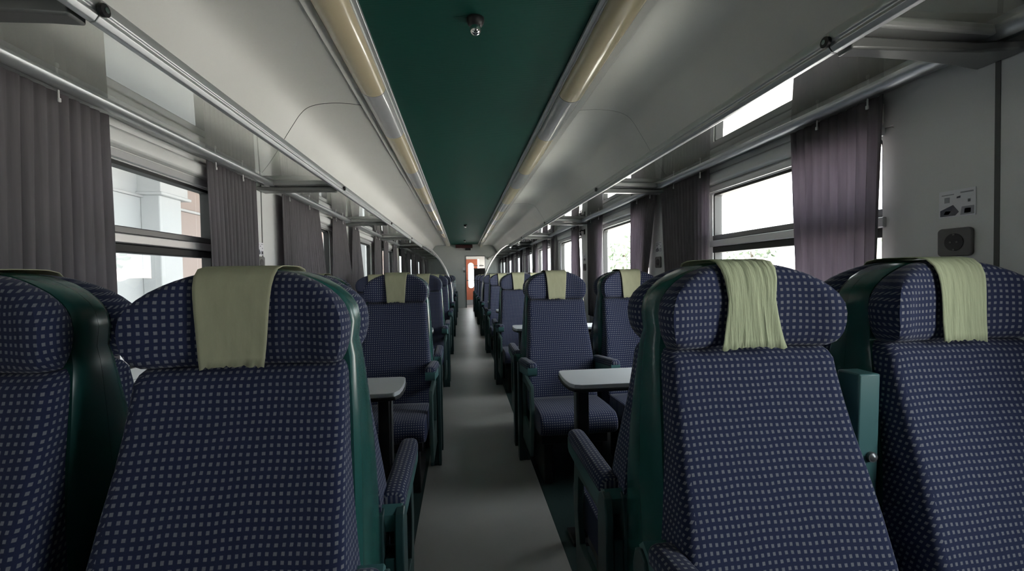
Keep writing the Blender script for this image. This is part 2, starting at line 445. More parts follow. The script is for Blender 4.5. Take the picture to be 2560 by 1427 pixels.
# force the four corners of the leaf
for cxn, czn in ((0.062, 0.0), (0.535, 0.0), (0.062, 1.84), (0.535, 1.84)):
    j = min(range(N), key=lambda i: (rc[i][0] - cxn) ** 2 + (rc[i][1] - czn) ** 2); rc[j] = (cxn, czn)
mb = MB()
for yy, flip in ((0.0, False), (0.035, True)):
    v = [(p[0], yy, p[1]) for p in cp] + [(p[0], yy, p[1]) for p in rc]
    mb.add(v, [(i, (i + 1) % N, N + (i + 1) % N, N + i) for i in range(N)])
v = [(p[0], 0.0, p[1]) for p in cp] + [(p[0], 0.035, p[1]) for p in cp]
mb.add(v, [(i, (i + 1) % N, N + (i + 1) % N, N + i) for i in range(N)])
obj('door_leaf', mb, M['orange'], d)
mb = MB(); mb.add([(p[0], 0.018, p[1]) for p in cp], [tuple(range(N))]); obj('pane', mb, M['glass'], d)
mb = MB(); mb.tube([(p[0], -0.004, p[1]) for p in cp], 0.008, 6, closed=True); obj('window_gasket', mb, M['plastic'], d)
mb = MB(); mb.tube([(0.09, -0.035, 0.985), (0.50, -0.035, 0.985)], 0.014, 8); mb.box(.10, .12, -.035, 0, .975, .995); mb.box(.47, .49, -.035, 0, .975, .995); obj('handle', mb, M['alu_dark'], d)
mb = MB(); mb.box(0.055, 0.545, -0.01, 0.04, 0.0, 0.20); obj('kick_plate', mb, M['alu'], d)

# things at the far end
mb = MB(); mb.box(-0.31, 0.30, 16.36, 16.58, 2.19, 2.30)
tag(obj('destination_display', mb, M['maroon'], bevel=.006), 'dark maroon display box under the green ceiling above the far end wall', 'display box')
mb = MB(); mb.box(0.04, 0.235, 16.44, 16.595, 2.11, 2.185)
tag(obj('control_box', mb, M['black'], bevel=.004), 'small black box on the far wall just below the maroon display', 'box')
c = tag(empty('wall_switch', (-0.02, 16.6, 1.36)), 'small grey switch on the end wall left of the doorway', 'switch')
mb = MB(); mb.box(-.05, .05, -.025, -.001, 0.02, .12); obj('housing', mb, M['alu'], c, .004)
mb = MB(); mb.box(-.02, .045, -.045, -.001, -.06, .015); obj('lever', mb, M['plastic'], c, .004)
c = tag(empty('cabinet', (0.60, 17.35, 0)), 'tall dark cabinet standing in the vestibule behind the far doorway', 'cabinet')
mb = MB(); mb.box(-.24, .40, -.25, .25, 0.0, 1.42); obj('body', mb, M['cabinet'], c, .01)
mb = MB(); mb.box(-.22, .38, -.265, -.251, 0.08, 1.38); obj('door', mb, M['black'], c, .004)
mb = MB(); mb.box(-.25, .42, -.28, .26, 1.422, 1.455); obj('top', mb, M['plastic'], c, .004)
mb = MB(); mb.tube([(0.37, 18.0, 1.57), (0.76, 18.0, 1.57)], 0.016, 8); mb.tube([(0.37, 18.0, 1.57), (0.37, 18.26, 1.57)], 0.014, 8); mb.tube([(0.76, 18.0, 1.57), (0.76, 18.26, 1.57)], 0.014, 8)
tag(obj('grab_rail', mb, M['plastic']), 'grey horizontal grab rail on the vestibule wall above the dark cabinet', 'rail')

# ------------------------------------------------------------------ windows
def rounded_rect(y0, y1, z0, z1, r, n=5):
    out = []
    for cy, cz, a0 in ((y1 - r, z1 - r, 0), (y0 + r, z1 - r, 90), (y0 + r, z0 + r, 180), (y1 - r, z0 + r, 270)):
        for i in range(n + 1):
            a = math.radians(a0 + 90 * i / n); out.append((cy + r * math.cos(a), cz + r * math.sin(a)))
    return out
def ring_frame(mb, s, xo, xi, outer, inner, mi=0):
    n = len(outer)
    a = [(s * xo, p[0], p[1]) for p in outer]; b = [(s * xo, p[0], p[1]) for p in inner]
    c = [(s * xi, p[0], p[1]) for p in outer]; dd = [(s * xi, p[0], p[1]) for p in inner]
    v = a + b + c + dd
    f = []
    for i in range(n):
        j = (i + 1) % n
        f += [(i, j, n + j, n + i), (2*n + i, 2*n + j, 3*n + j, 3*n + i), (i, j, 2*n + j, 2*n + i), (n + i, n + j, 3*n + j, 3*n + i)]
    mb.add(v, f, mi=mi)
wn = 0
for s in (-1, 1):
    for k in range(-2, 8):
        wn += 1
        y0, y1, z0, z1 = WY0[s] + 2 * k, WIN[1] + 2 * k, WIN[2], WIN[3]
        w = tag(empty('window_%d' % wn, (s * 1.42, (y0 + y1) / 2, z0)), kind='structure')
        def part(name, mb, mat, bev=0):
            o = obj(name, mb, mat, w, bev); o.matrix_parent_inverse = Matrix.Translation(-Vector(w.location)); return o
        opening = k == 0
        g = 0.045
        jamb = 0.10 if opening else 0.0          # the opening window has a broad far jamb
        rr = .010 if opening else .045
        mb = MB(); ring_frame(mb, s, 1.385, 1.442, rounded_rect(y0 + .001, y1 - .001, z0 + .001, z1 - .001, .02), rounded_rect(y0 + g, y1 - g - jamb, z0 + g, z1 - g * .7, rr + .005))
        part('frame', mb, M['wall'])
        mb = MB(); ring_frame(mb, s, 1.393, 1.438, rounded_rect(y0 + g, y1 - g - jamb, z0 + g, z1 - g * .7, rr + .005), rounded_rect(y0 + g + .010, y1 - g - jamb - .010, z0 + g + .012, z1 - g * .7 - .014, rr))
        part('gasket', mb, M['rubber'])
        mb = MB(); mb.add([(s * 1.425, y0 + g, z0 + g), (s * 1.425, y1 - g, z0 + g), (s * 1.425, y1 - g, z1 - g * .7), (s * 1.425, y0 + g, z1 - g * .7)], [(0, 1, 2, 3)])
        part('pane', mb, M['glass'])
        if opening:
            mb = MB(); mb.box(s * 1.372, s * 1.436, y0 + .03, y1 - .03 - jamb, 1.335, 1.372)
            part('sash_bar', mb, M['alu'], .004)
            mb = MB(); mb.box(s * 1.386, s * 1.436, y0 + .03, y1 - .03 - jamb, 1.373, 1.402)
            part('sash_seal', mb, M['alu_dark'], .004)
            mb = MB(); mb.box(s * 1.386, s * 1.436, y0 + .03, y1 - .03 - jamb, 1.300, 1.334)
            part('sash_seal', mb, M['rubber'], .004)
        # blind box above the pane
        mb = MB(); mb.prism([(s*1.379, 1.690), (s*1.352, 1.700), (s*1.345, 1.725), (s*1.350, 1.752), (s*1.368, 1.765), (s*1.379, 1.765)], 'y', y0 + .03, y1 + .04, smooth=False)
        part('blind_box', mb, M['wall'], .006)
        mb = MB(); mb.box(s * 1.366, s * 1.379, y0 + .03, y1 + .02, 1.652, 1.684)
        part('blind_slat', mb, M['alu'], .003)

# ------------------------------------------------------------------ curtains
def curtain(s, yt0, yt1, yb0, yb1, label, group, hooks=True):
    W = max(yt1 - yt0, yb1 - yb0)
    nP = max(4, round(W / 0.042)); nx = nP * 8; nz = 14
    ph = R.random() * 6; am = R.uniform(.007, .011)
    jit = [R.uniform(.5, 1.4) for _ in range(nP + 2)]; jp = [R.uniform(-.8, .8) for _ in range(nP + 2)]
    ztop, zbot = 1.775, 0.72
    v = []
    for j in range(nz + 1):
        t = j / nz; z = lerp(ztop, zbot, t); te = min(1.0, t * (ztop - zbot) / (ztop - 1.20))
        a, b = lerp(yt0, yb0, te), lerp(yt1, yb1, te)
        for i in range(nx + 1):
            q = i / nx; c = q * nP; ci = int(min(c, nP - 1))
            aa = am * lerp(jit[ci], jit[ci + 1], c - ci) * (0.55 + 0.45 * min(1, t * 3))
            off = aa * math.sin(2 * math.pi * c + ph + 0.9 * lerp(jp[ci], jp[ci + 1], c - ci) * (0.4 + t))
            v.append((s * (1.325 + off), a + (b - a) * q + .004 * math.cos(2 * math.pi * c + ph) , z))
    n1 = nx + 1
    f = [(j * n1 + i, j * n1 + i + 1, (j + 1) * n1 + i + 1, (j + 1) * n1 + i) for j in range(nz) for i in range(nx)]
    c = tag(empty('curtain', (s * 1.325, (yt0 + yt1) / 2, zbot)), label, 'curtain', group)
    inv = Matrix.Translation(-Vector(c.location))
    mb = MB(); mb.add(v, f, smooth=True)
    o = obj('cloth', mb, M['curtain'], c); o.matrix_parent_inverse = inv
    so = o.modifiers.new('thick', 'SOLIDIFY'); so.thickness = 0.0015
    if hooks:
        for q in (0.10, 0.62):
            yy = lerp(yt0, yt1, q)
            mb = MB(); mb.box(s * 1.302, s * 1.308, yy - .0025, yy + .0025, 1.744, 1.776); mb.box(s * 1.300, s * 1.307, yy - .005, yy + .005, 1.738, 1.752)
            o = obj('hook', mb, M['dirtglass'], c, .003); o.matrix_parent_inverse = inv
CUR = {1: {(0, 'n'): (1.372, 1.797, 1.392, 1.765), (0, 'f'): (2.445, 3.085, 2.455, 3.02), (1, 'n'): (3.165, 3.655, 3.34, 3.655), (1, 'f'): (4.42, 4.98, 4.48, 4.98),
           (2, 'n'): (5.36, 5.70, 5.30, 5.73), (2, 'f'): (6.80, 7.02, 6.80, 7.05)},
       -1: {(0, 'n'): (1.15, 1.757, 1.12, 1.76), (0, 'f'): (2.355, 2.89, 2.375, 2.90), (1, 'n'): (3.295, 4.10, 3.305, 4.27), (1, 'f'): (4.52, 5.00, 4.49, 5.24),
            (2, 'n'): (5.33, 5.62, 5.26, 5.85), (2, 'f'): (6.60, 7.07, 6.60, 7.07)}}
SIDE = {-1: 'left', 1: 'right'}
for s in (-1, 1):
    for k in range(0, 8):
        for e in 'nf':
            if (k, e) in CUR[s]: t = CUR[s][(k, e)]
            else:
                y0 = 2 * k + (1.36 if e == 'n' else 2.38) + R.uniform(-.03, .05)
                wd = R.uniform(.36, .50)
                if s < 0 and k >= 4: wd += .12
                t = (y0, y0 + wd, y0 + R.uniform(-.03, .03), y0 + wd + R.uniform(-.02, .06))
            edge = 'near' if e == 'n' else 'far'
            lab = {(1, 0, 'n'): 'purplish grey pleated curtain beside the nearest socket on the right wall',
                   (1, 0, 'f'): 'smooth grey curtain at the far edge of the right window with a crossbar',
                   (1, 1, 'n'): 'loosely folded grey curtain between second socket and second window on the right',
                   (-1, 0, 'n'): 'wide dark grey pleated curtain at the upper left picture edge',
                   (-1, 0, 'f'): 'dark grey curtain at the far edge of the left window with a crossbar',
                   (-1, 1, 'n'): 'wide pale grey curtain draped over the second window on the left',
                   (-1, 1, 'f'): 'grey curtain at the far edge of the second window on the left'}.get((s, k, e),
                   'grey curtain at the %s edge of the %s window on the %s side' % (edge, ordinal(k), SIDE[s]))
            curtain(s, *t, lab, 'grey window curtains on the %s side' % SIDE[s], hooks=k < 4)

curtain(-1, -0.64, -0.16, -0.64, -0.16, 'unseen grey curtain added to shape daylight, near edge, left window behind the camera', 'grey window curtains on the left side', False)  # out-of-view curtains on the left, added to set the light on the nearest seats
curtain(-1, 0.42, 0.95, 0.42, 0.95, 'unseen grey curtain added to shape daylight, far edge, left window behind the camera', 'grey window curtains on the left side', False)
curtain(-1, -2.62, -1.30, -2.62, -1.30, 'unseen grey curtain added to block daylight at the rearmost window on the left', 'grey window curtains on the left side', False)

curtain(1, -0.64, -0.16, -0.64, -0.16, 'unseen grey curtain added to shape daylight, near edge, right window behind the camera', 'grey window curtains on the right side', False)  # same on the right: unseen curtains added to control daylight from behind
curtain(1, 0.42, 0.95, 0.42, 0.95, 'unseen grey curtain added to shape daylight, between large socket and window behind camera', 'grey window curtains on the right side', False)
curtain(1, -2.62, -1.30, -2.62, -1.30, 'unseen grey curtain added to block daylight at the rearmost window on the right', 'grey window curtains on the right side', False)

# ------------------------------------------------------------------ luggage racks
def rack_bay(s, y0, y1, label):
    r = tag(empty('luggage_rack', (s * 1.1, (y0 + y1) / 2, 1.75)), label, 'luggage rack', 'luggage racks on the %s side' % SIDE[s])
    inv = Matrix.Translation(-Vector(r.location))
    def part(name, mb, mat, bev=0, par=None):
        o = obj(name, mb, mat, par or r, bev); o.matrix_parent_inverse = inv if par is None else Matrix(); return o
    a, b = y0 + .0015, y1 - .0015
    # front rail: rounded extrusion with a groove
    fr = [(0.857, 1.795), (0.863, 1.805), (0.874, 1.808), (0.884, 1.803), (0.889, 1.792), (0.898, 1.790), (0.900, 1.778), (0.893, 1.760), (0.880, 1.748), (0.868, 1.750), (0.860, 1.762), (0.8625, 1.772), (0.8575, 1.777)]
    mb = MB(); mb.prism([(s * x, z) for x, z in fr], 'y', a, b, smooth=False); part('front_rail', mb, M['alu'], .002)
    mb = MB(); n = 20
    mb.prism([(s * (1.300 + .029 * math.cos(2 * math.pi * q / n)), 1.806 + .029 * math.sin(2 * math.pi * q / n)) for q in range(n)], 'y', a, b, smooth=True)
    mb.box(s * 1.315, s * 1.379, a, b, 1.800, 1.822); part('wall_rail', mb, M['alu'])
    # glass shelf sheet
    mb = MB()
    g0, g1 = a + .055, b - .055
    mb.add([(s * .889, g0, 1.806), (s * 1.276, g0, 1.798), (s * 1.276, g1, 1.798), (s * .889, g1, 1.806)], [(0, 1, 2, 3)])
    part('glass_shelf', mb, M['rack_glass'])
    # end bars that frame the glass
    for yy in (a + .030, b - .030):
        mb = MB(); mb.prism([(s * .892, 1.790), (s * 1.278, 1.784), (s * 1.278, 1.812), (s * .892, 1.820)], 'y', yy - .026, yy + .026); part('shelf_end_bar', mb, M['bar'], .006)
def bracket(s, y, label):
    b = tag(empty('shelf_bracket', (s * 1.37, y, 1.75)), label, 'bracket', 'rack brackets on the %s side' % SIDE[s])
    inv = Matrix.Translation(-Vector(b.location))
    mb = MB()
    v = []
    for x, hw, zt, zb in ((.902, .024, 1.786, 1.750), (.97, .024, 1.784, 1.752), (1.12, .028, 1.780, 1.751), (1.26, .040, 1.774, 1.748), (1.376, .065, 1.774, 1.750)):
        v += [(s * x, y - hw, zt), (s * x, y + hw, zt), (s * x, y + hw, zb), (s * x, y - hw, zb)]
    f = [(0, 1, 2, 3), (16, 19, 18, 17)]
    for i in range(4):
        for q in range(4): f.append((i*4 + q, i*4 + (q+1) % 4, i*4 + 4 + (q+1) % 4, i*4 + 4 + q))
    mb.add(v, f); o = obj('arm', mb, M['bracket'], b, .006); o.matrix_parent_inverse = inv
    mb = MB(); mb.tube([(s * .846, y, 1.775), (s * .8555, y, 1.775)], .014, 12); mb.tube([(s * .843, y, 1.775), (s * .848, y, 1.775)], .006, 10, mi=1)
    o = obj('end_cap', mb, [M['black'], M['chrome']], b); o.matrix_parent_inverse = inv
NB = 8
for s in (-1, 1):
    for j in range(-2, NB):
        y0, y1 = BR0 + 2 * j, min(BR0 + 2 * j + 2, 16.585)
        if j == -2: y0 = Y_BACK + .02
        if j + 1 < 0:
            continue
        if j == -1: lab = 'glass luggage rack bay over the nearest seats at the top %s picture corner' % SIDE[s]
        elif j == 0: lab = 'glass luggage rack bay above the %s window with a crossbar' % SIDE[s]
        else: lab = 'glass luggage rack bay above the %s window on the %s side' % (ordinal(j), SIDE[s])
        rack_bay(s, y0, y1, lab)
    for j in range(0, NB):
        bracket(s, BR0 + 2 * j, 'grey rack bracket arm, %s from the camera on the %s wall' % (ordinal(j), SIDE[s]))

# ------------------------------------------------------------------ ceiling light diffusers
def diffuser(s, y0, y1, mat, label, group):
    n = 14; mb = MB(); pts = []
    for i in range(n + 1):
        a = math.pi * i / n
        pts.append((s * (0.5955 - 0.0745 * math.cos(a)), 2.2985 - 0.052 * math.sin(a)))
    v = [(p[0], y0 + .003, p[1]) for p in pts] + [(p[0], y1 - .003, p[1]) for p in pts]
    mb.add(v, [(i, i + 1, n + 2 + i, n + 1 + i) for i in range(n)], smooth=True)
    mb.add([(p[0], y0 + .003, p[1]) for p in pts], [tuple(range(n + 1))]); mb.add([(p[0], y1 - .003, p[1]) for p in pts], [tuple(range(n + 1))])
    tag(obj('light_diffuser', mb, mat), label, 'light diffuser', group)
SEG = []
y = -0.02
SEG.append((-1.9, -0.03 + 0.0, 'cool'))
SEG.append((-0.03, 2.74, 'warm'))
SEG.append((2.74, 3.55, 'cool'))
yy = 3.55
while yy < 16.3:
    SEG.append((yy, min(yy + 1.20, 16.58), 'warm'))
    if yy + 1.2 < 16.4: SEG.append((yy + 1.2, min(yy + 2.0, 16.58), 'cool'))
    yy += 2.0
nw = {-1: 0, 1: 0}; nc = {-1: 0, 1: 0}
for s in (-1, 1):
    for a, b, kd in SEG:
        if b < 0.5: continue
        if kd == 'warm':
            lab = 'yellowish ceiling light diffuser, %s of its colour on the %s strip' % (ordinal(nw[s]), SIDE[s]); nw[s] += 1
        else:
            lab = 'grey ceiling light diffuser, %s of its colour on the %s strip' % (ordinal(nc[s]), SIDE[s]); nc[s] += 1
        diffuser(s, a, b, M[kd], lab, '%s light strip along the ceiling' % SIDE[s])

# ceiling nozzles
def nozzle(x, y, label, big=1.0):
    c = tag(empty('ceiling_nozzle', (x, y, 2.33)), label, 'ceiling nozzle', 'nozzles along the green ceiling')
    mb = MB(); mb.tube([(0, 0, 0.0), (0, 0, -.012), (0, 0, -.026), (0, 0, -.034)], [.036 * big, .036 * big, .030 * big, .02 * big], 18); obj('base', mb, M['black'], c)
    mb = MB(); mb.tube([(0, 0, -.034), (0, 0, -.048), (0, 0, -.060), (0, 0, -.068), (0, 0, -.072)], [.021 * big, .023 * big, .021 * big, .013 * big, .004], 16); obj('tip', mb, M['chrome'], c)
nozzle(-0.012, 2.03, 'black nozzle with a chrome tip on the green ceiling near the camera', 1.1)
nozzle(-0.002, 10.2, 'tiny bright nozzle on the green ceiling halfway down the coach')
nozzle(0.010, 14.6, 'tiny bright nozzle on the green ceiling close to the end wall')

# ------------------------------------------------------------------ sockets, stickers, coat hook
def socket(s, y, z, label):
    c = tag(empty('power_socket', (s * (XW - .001), y, z)), label, 'power socket', 'sockets on the %s wall' % SIDE[s])
    def slab(hy, hz, x0, x1, r, n=5):
        mb = MB(); mb.prism(rounded_rect(-hy, hy, -hz, hz, r, n), 'x', s * x0, s * x1); return mb
    obj('faceplate', slab(.0475, .042, -.010, 0.0, .012), M['plastic'], c, .003)
    mb = MB(); n = 20
    mb.prism([(.026 * math.cos(2 * math.pi * i / n), .026 * math.sin(2 * math.pi * i / n)) for i in range(n)], 'x', s * -.0115, s * -.0095); obj('outlet_well', mb, M['black'], c)
    mb = MB()
    for q in (-.009, .009): mb.tube([(s * -.0125, q, 0), (s * -.011, q, 0)], .003, 8)
    mb.box(s * -.0125, s * -.011, -.003, .003, .020, .025); mb.box(s * -.0125, s * -.011, -.003, .003, -.025, -.020)
    obj('contact', mb, M['plastic'], c)
def picto(s, y, z, label):
    c = tag(empty('sticker', (s * (XW - .001), y, z)), label, 'sticker', 'socket stickers on the %s wall' % SIDE[s])
    mb = MB(); mb.box(s * -.0012, 0, -.050, .050, -.040, .040); obj('paper', mb, M['sticker'], c)
    # near end of the wall is at smaller y; the drawing is laid out with u to the viewer's right
    e = -1 if s > 0 else 1
    U = lambda u: e * u
    def quad(pts, mat, name):
        m2 = MB(); m2.prism([(U(a), b) for a, b in pts], 'x', s * -.0018, s * -.0011); obj(name, m2, M[mat], c)
    quad([(-.046, -.036), (-.004, -.036), (.006, -.026), (-.010, -.004), (-.046, -.018)], 'ink', 'laptop_drawing')
    quad([(-.036, -.030), (-.022, -.032), (-.016, -.022), (-.030, -.020)], 'sticker', 'laptop_screen')
    quad([(.010, -.036), (.046, -.036), (.046, -.012), (.014, -.012)], 'ink_pale', 'phone_drawing')
    quad([(.020, -.032), (.038, -.032), (.038, -.018), (.022, -.018)], 'sticker', 'phone_screen')
    quad([(-.034, .004), (-.020, .004), (-.020, .020), (-.034, .020)], 'ink_pale', 'symbol')
    quad([(.030, .000), (.036, .000), (.036, .008), (.030, .008)], 'ink', 'symbol')
    quad([(.000, .014), (.010, .015), (.010, .021), (.000, .019)], 'ink', 'symbol')
    quad([(.010, .028), (.044, .028), (.044, .032), (.010, .032)], 'ink_pale', 'text_line')
    quad([(-.042, .026), (-.008, .026), (-.008, .029), (-.042, .029)], 'ink_pale', 'text_line')
for s in (-1, 1):
    for k in range(0, 5):
        if s < 0 and k == 0: continue
        yy = {(1, 0): 1.190, (1, 1): 3.235, (1, 2): 5.28, (-1, 1): 3.05}.get((s, k), 1.22 + 2 * k)
        socket(s, yy, 1.266 if s > 0 or k > 1 else 1.29, 'large grey socket on the right wall beneath the laptop sticker' if (s, k) == (1, 0) else
               'small dark socket on the %s wall pillar after the %s window' % (SIDE[s], ordinal(k - 1)))
        if k < 3:
            picto(s, yy, 1.382, 'white sticker with laptop drawing above the large right socket' if (s, k) == (1, 0) else
                  'small pale sticker above the socket on the %s wall after the %s window' % (SIDE[s], ordinal(k - 1)))
c = tag(empty('coat_hook', (XW, 5.27, 1.69)), 'dark coat hook on the right wall pillar beyond the second window', 'coat hook')
mb = MB(); mb.box(-.012, 0, -.02, .02, -.03, .03); obj('plate', mb, M['black'], c, .003)
mb = MB(); mb.tube([(-.01, 0, .012), (-.045, 0, .018), (-.06, 0, 0.0), (-.06, 0, -.025), (-.045, 0, -.04)], .008, 8); obj('hook', mb, M['black'], c)

# ------------------------------------------------------------------ seats
HEAD_W = [(1.028, .172), (1.045, .182), (1.075, .190), (1.105, .191), (1.130, .185), (1.150, .172), (1.170, .150), (1.185, .124), (1.196, .098), (1.203, .072), (1.206, .045)]
def head_w(z): return sinterp(HEAD_W, z)
def headrest_mesh():
    mb = MB(); rings = []; uvs = []
    zs = [1.028, 1.031, 1.038, 1.048, 1.06, 1.08, 1.10, 1.12, 1.14, 1.155, 1.168, 1.18, 1.188, 1.195, 1.200, 1.204, 1.206]
    dep = [(1.028, .72), (1.038, .92), (1.055, 1.0), (1.13, 1.0), (1.165, .93), (1.185, .82), (1.198, .62), (1.206, .36)]
    nf = 32
    vlen = 0; prev = None
    for z in zs:
        w = head_w(z); d = interp(dep, z)
        yb = -.047
        ring = []
        def yf(q):   # q in -1..1
            e = max(0.0, (abs(q) - .80) / .20)
            return yb - d * (.046 + .046 * (abs(q) * w / .191) ** 2.6 - .013 * e * e)
        for i in range(nf + 1):
            q = -1 + 2 * i / nf
            # round the outer corner
            e = abs(q); x = w * q
            ring.append((x, yf(q), z))
        # right side rounding back to the shell
        ys = yf(1)
        for a in (.25, .5, .75): ring.append((w + .006 * math.sin(math.pi * a), lerp(ys, yb, a), z))
        ring.append((w - .004, yb, z))
        for i in range(1, 6): ring.append((lerp(w - .004, -w + .004, i / 6), yb, z))
        ring.append((-w + .004, yb, z))
        for a in (.75, .5, .25): ring.append((-w - .006 * math.sin(math.pi * a), lerp(ys, yb, a), z))
        fc = ring[nf // 2]
        if prev is not None: vlen += math.dist(prev, fc)
        prev = fc
        # u measured from the middle of the front face
        us = []; acc = 0; P = ring
        us = [0.0] * (len(P) + 1)
        for i in range(nf // 2 + 1, len(P) + 1):
            us[i] = us[i - 1] + math.dist(P[i - 1], P[i % len(P)])
        for i in range(nf // 2 - 1, -1, -1):
            us[i] = us[i + 1] - math.dist(P[i + 1], P[i])
        rings.append(ring); uvs.append([(u, vlen) for u in us])
    mb.loft(rings, uvs)
    return mb.mesh('headrest', M['fabric'])
BACK_Y = [(.40, -.272), (.50, -.252), (.62, -.222), (.75, -.183), (.86, -.142), (.95, -.112), (1.00, -.100), (1.022, -.094)]
SHELL_T = [(.28, .115), (.50, .112), (.75, .100), (.88, .078), (1.0, .056), (1.06, .046), (1.21, .044)]
def backrest_mesh():
    mb = MB(); rings = []; uvs = []; nf = 20; vlen = 0; prev = None
    zs = [.34, .36, .40, .46, .54, .62, .70, .78, .86, .92, .97, 1.00, 1.015, 1.023, 1.026]
    for z in zs:
        w = interp([(.34, .220), (.60, .215), (.74, .204), (.86, .194), (.95, .190), (1.026, .186)], z)
        yf0 = sinterp(BACK_Y, z); yb = -interp(SHELL_T, z) - .002
        sh = interp([(.34, .03), (.40, 0), (1.005, 0), (1.018, .010), (1.026, .026)], z)   # closes over the top and bottom
        yf0 = min(yf0 + sh, yb - .012)
        w = w - sh * .3
        ring = []
        for i in range(nf + 1):
            q = -1 + 2 * i / nf
            ring.append(((w - .018) * q, yf0 - .010 * abs(q) ** 2 + .004, z))
        r = .018; ye = yf0 - .006
        for a in (30, 60, 90):
            t = math.radians(a); ring.append((w - r + r * math.sin(t), ye + r * (1 - math.cos(t)), z))
        for t in (.33, .66, 1.0): ring.append((w, lerp(ye + r, yb, t), z))
        for i in range(1, 6): ring.append((lerp(w, -w, i / 6), yb, z))
        for t in (1.0, .66, .33): ring.append((-w, lerp(ye + r, yb, t), z))
        for a in (90, 60, 30):
            t = math.radians(a); ring.append((-w + r - r * math.sin(t), ye + r * (1 - math.cos(t)), z))
        fc = ring[nf // 2]
        if prev is not None: vlen += math.dist(prev, fc)
        prev = fc
        us = [0.0] * (len(ring) + 1)
        for i in range(nf // 2 + 1, len(ring) + 1): us[i] = us[i - 1] + math.dist(ring[i - 1], ring[i % len(ring)])
        for i in range(nf // 2 - 1, -1, -1): us[i] = us[i + 1] - math.dist(ring[i + 1], ring[i])
        rings.append(ring); uvs.append([(u, vlen) for u in us])
    mb.loft(rings, uvs)
    return mb.mesh('backrest', M['fabric'])
def cushion_mesh():
    # profile in (y,z), swept across x
    pr = [(-.245, .315), (-.245, .415)]
    pr += [(-.26, .432), (-.33, .436), (-.42, .440), (-.50, .442), (-.56, .440)]
    for a in range(0, 181, 20):
        t = math.radians(a); pr.append((-.605 - .058 * math.sin(t), .378 + .060 * math.cos(t)))
    pr += [(-.50, .312), (-.36, .312)]
    n = len(pr); mb = MB(); rings = []; uvs = []
    cy, cz = -.43, .375
    lens = [0.0]
    for i in range(1, n + 1): lens.append(lens[-1] + math.dist(pr[i - 1], pr[i % n]))
    for x, k in ((-.212, .80), (-.211, .90), (-.205, .96), (-.195, .99), (-.18, 1), (-.09, 1), (0, 1), (.09, 1), (.18, 1), (.195, .99), (.205, .96), (.211, .90), (.212, .80)):
        kk = k
        rings.append([(x, cy + (p[0] - cy) * lerp(1, kk, .35), cz + (p[1] - cz) * kk) for p in pr])
        uvs.append([(x, l) for l in lens])
    mb.loft(rings, uvs)
    return mb.mesh('seat_cushion', M['fabric'])
def shell_mesh():
    mb = MB(); rings = []; uvs = []
    zs = [.24, .28, .40, .55, .70, .82, .92, 1.0, 1.03, 1.06, 1.10, 1.13, 1.15, 1.17, 1.185, 1.195, 1.202, 1.207, 1.209]
    for z in zs:
        if z >= 1.06: w = head_w(min(z - .002, 1.206)) + .006
        else: w = sinterp([(.24, .218), (.60, .217), (.80, .213), (.95, .205), (1.06, .1955)], z)
        t = sinterp(SHELL_T, z)
        if z > 1.19: t *= interp([(1.19, 1), (1.209, .80)], z)
        b = -.0004
        r = .011
        ring = [(-w + r, -t, z), (-w * .5, -t, z), (0, -t, z), (w * .5, -t, z), (w - r, -t, z)]
        rim = [(w - .007 * (q * q), -t * q, z) for q in (.85, .65, .45, .25, .10)]
        ring += rim + [(w, b, z), (0, b, z), (-w, b, z)] + [(-x, y_, z_) for x, y_, z_ in rim[::-1]]
        rings.append(ring); uvs.append([(i * .01, z) for i in range(len(ring) + 1)])
    mb.loft(rings, uvs)
    return mb.mesh('back_shell', M['green'])
HEAD, BACK, CUSH, SHELL = headrest_mesh(), backrest_mesh(), cushion_mesh(), shell_mesh()

def rounded_prof(hw, z0, z1, r, n=4):
    out = []
    for cx, cz, a0 in ((hw - r, z1 - r, 0), (-hw + r, z1 - r, 90), (-hw + .006, z0 + .006, 180), (hw - .006, z0 + .006, 270)):
        rr = r if a0 < 180 else .006
        for i in range(n + 1):
            a = math.radians(a0 + 90 * i / n); out.append((cx + rr * math.cos(a), cz + rr * math.sin(a)))
    return out
def pad_mesh(dz, sl):
    mb = MB(); rings = []; uvs = []
    pr = rounded_prof(.030, 0.0, .040, .020); n = len(pr)
    lens = [0.0]
    for i in range(1, n + 1): lens.append(lens[-1] + math.dist(pr[i - 1], pr[i % n]))
    for t, k in ((0, .7), (.004, .9), (.012, 1), (.10, 1), (.20, 1), (.30, 1), (.352, .98), (.366, .9), (.374, .72), (.377, .5)):
        y = -.150 - t; z0 = .622 + dz + sl * t
        rings.append([(p[0] * k, y, z0 + .02 + (p[1] - .02) * k) for p in pr]); uvs.append([(l, t) for l in lens])
    mb.loft(rings, uvs)
    return mb.mesh('armrest_pad', M['fabric'])
def arm_beam_mesh(dz, sl):
    mb = MB()
    # tapered beam under the pad with a rounded nose
    pr = [(-.105, .630), (-.125, .648), (-.150, .634), (-.30, .640), (-.515, .660), (-.527, .652), (-.527, .618), (-.515, .606), (-.30, .585), (-.150, .572), (-.115, .585)]
    pr = [(a, b + dz + (sl - .06) * max(0.0, -a - .15)) for a, b in pr]
    mb.prism(pr, 'x', -.026, .026)
    return mb.mesh('armrest', M['teal'])
ARMS = {False: (pad_mesh(0, .10), arm_beam_mesh(0, .10)), True: (pad_mesh(-.012, .02), arm_beam_mesh(-.012, .02))}   # facing us / turned away
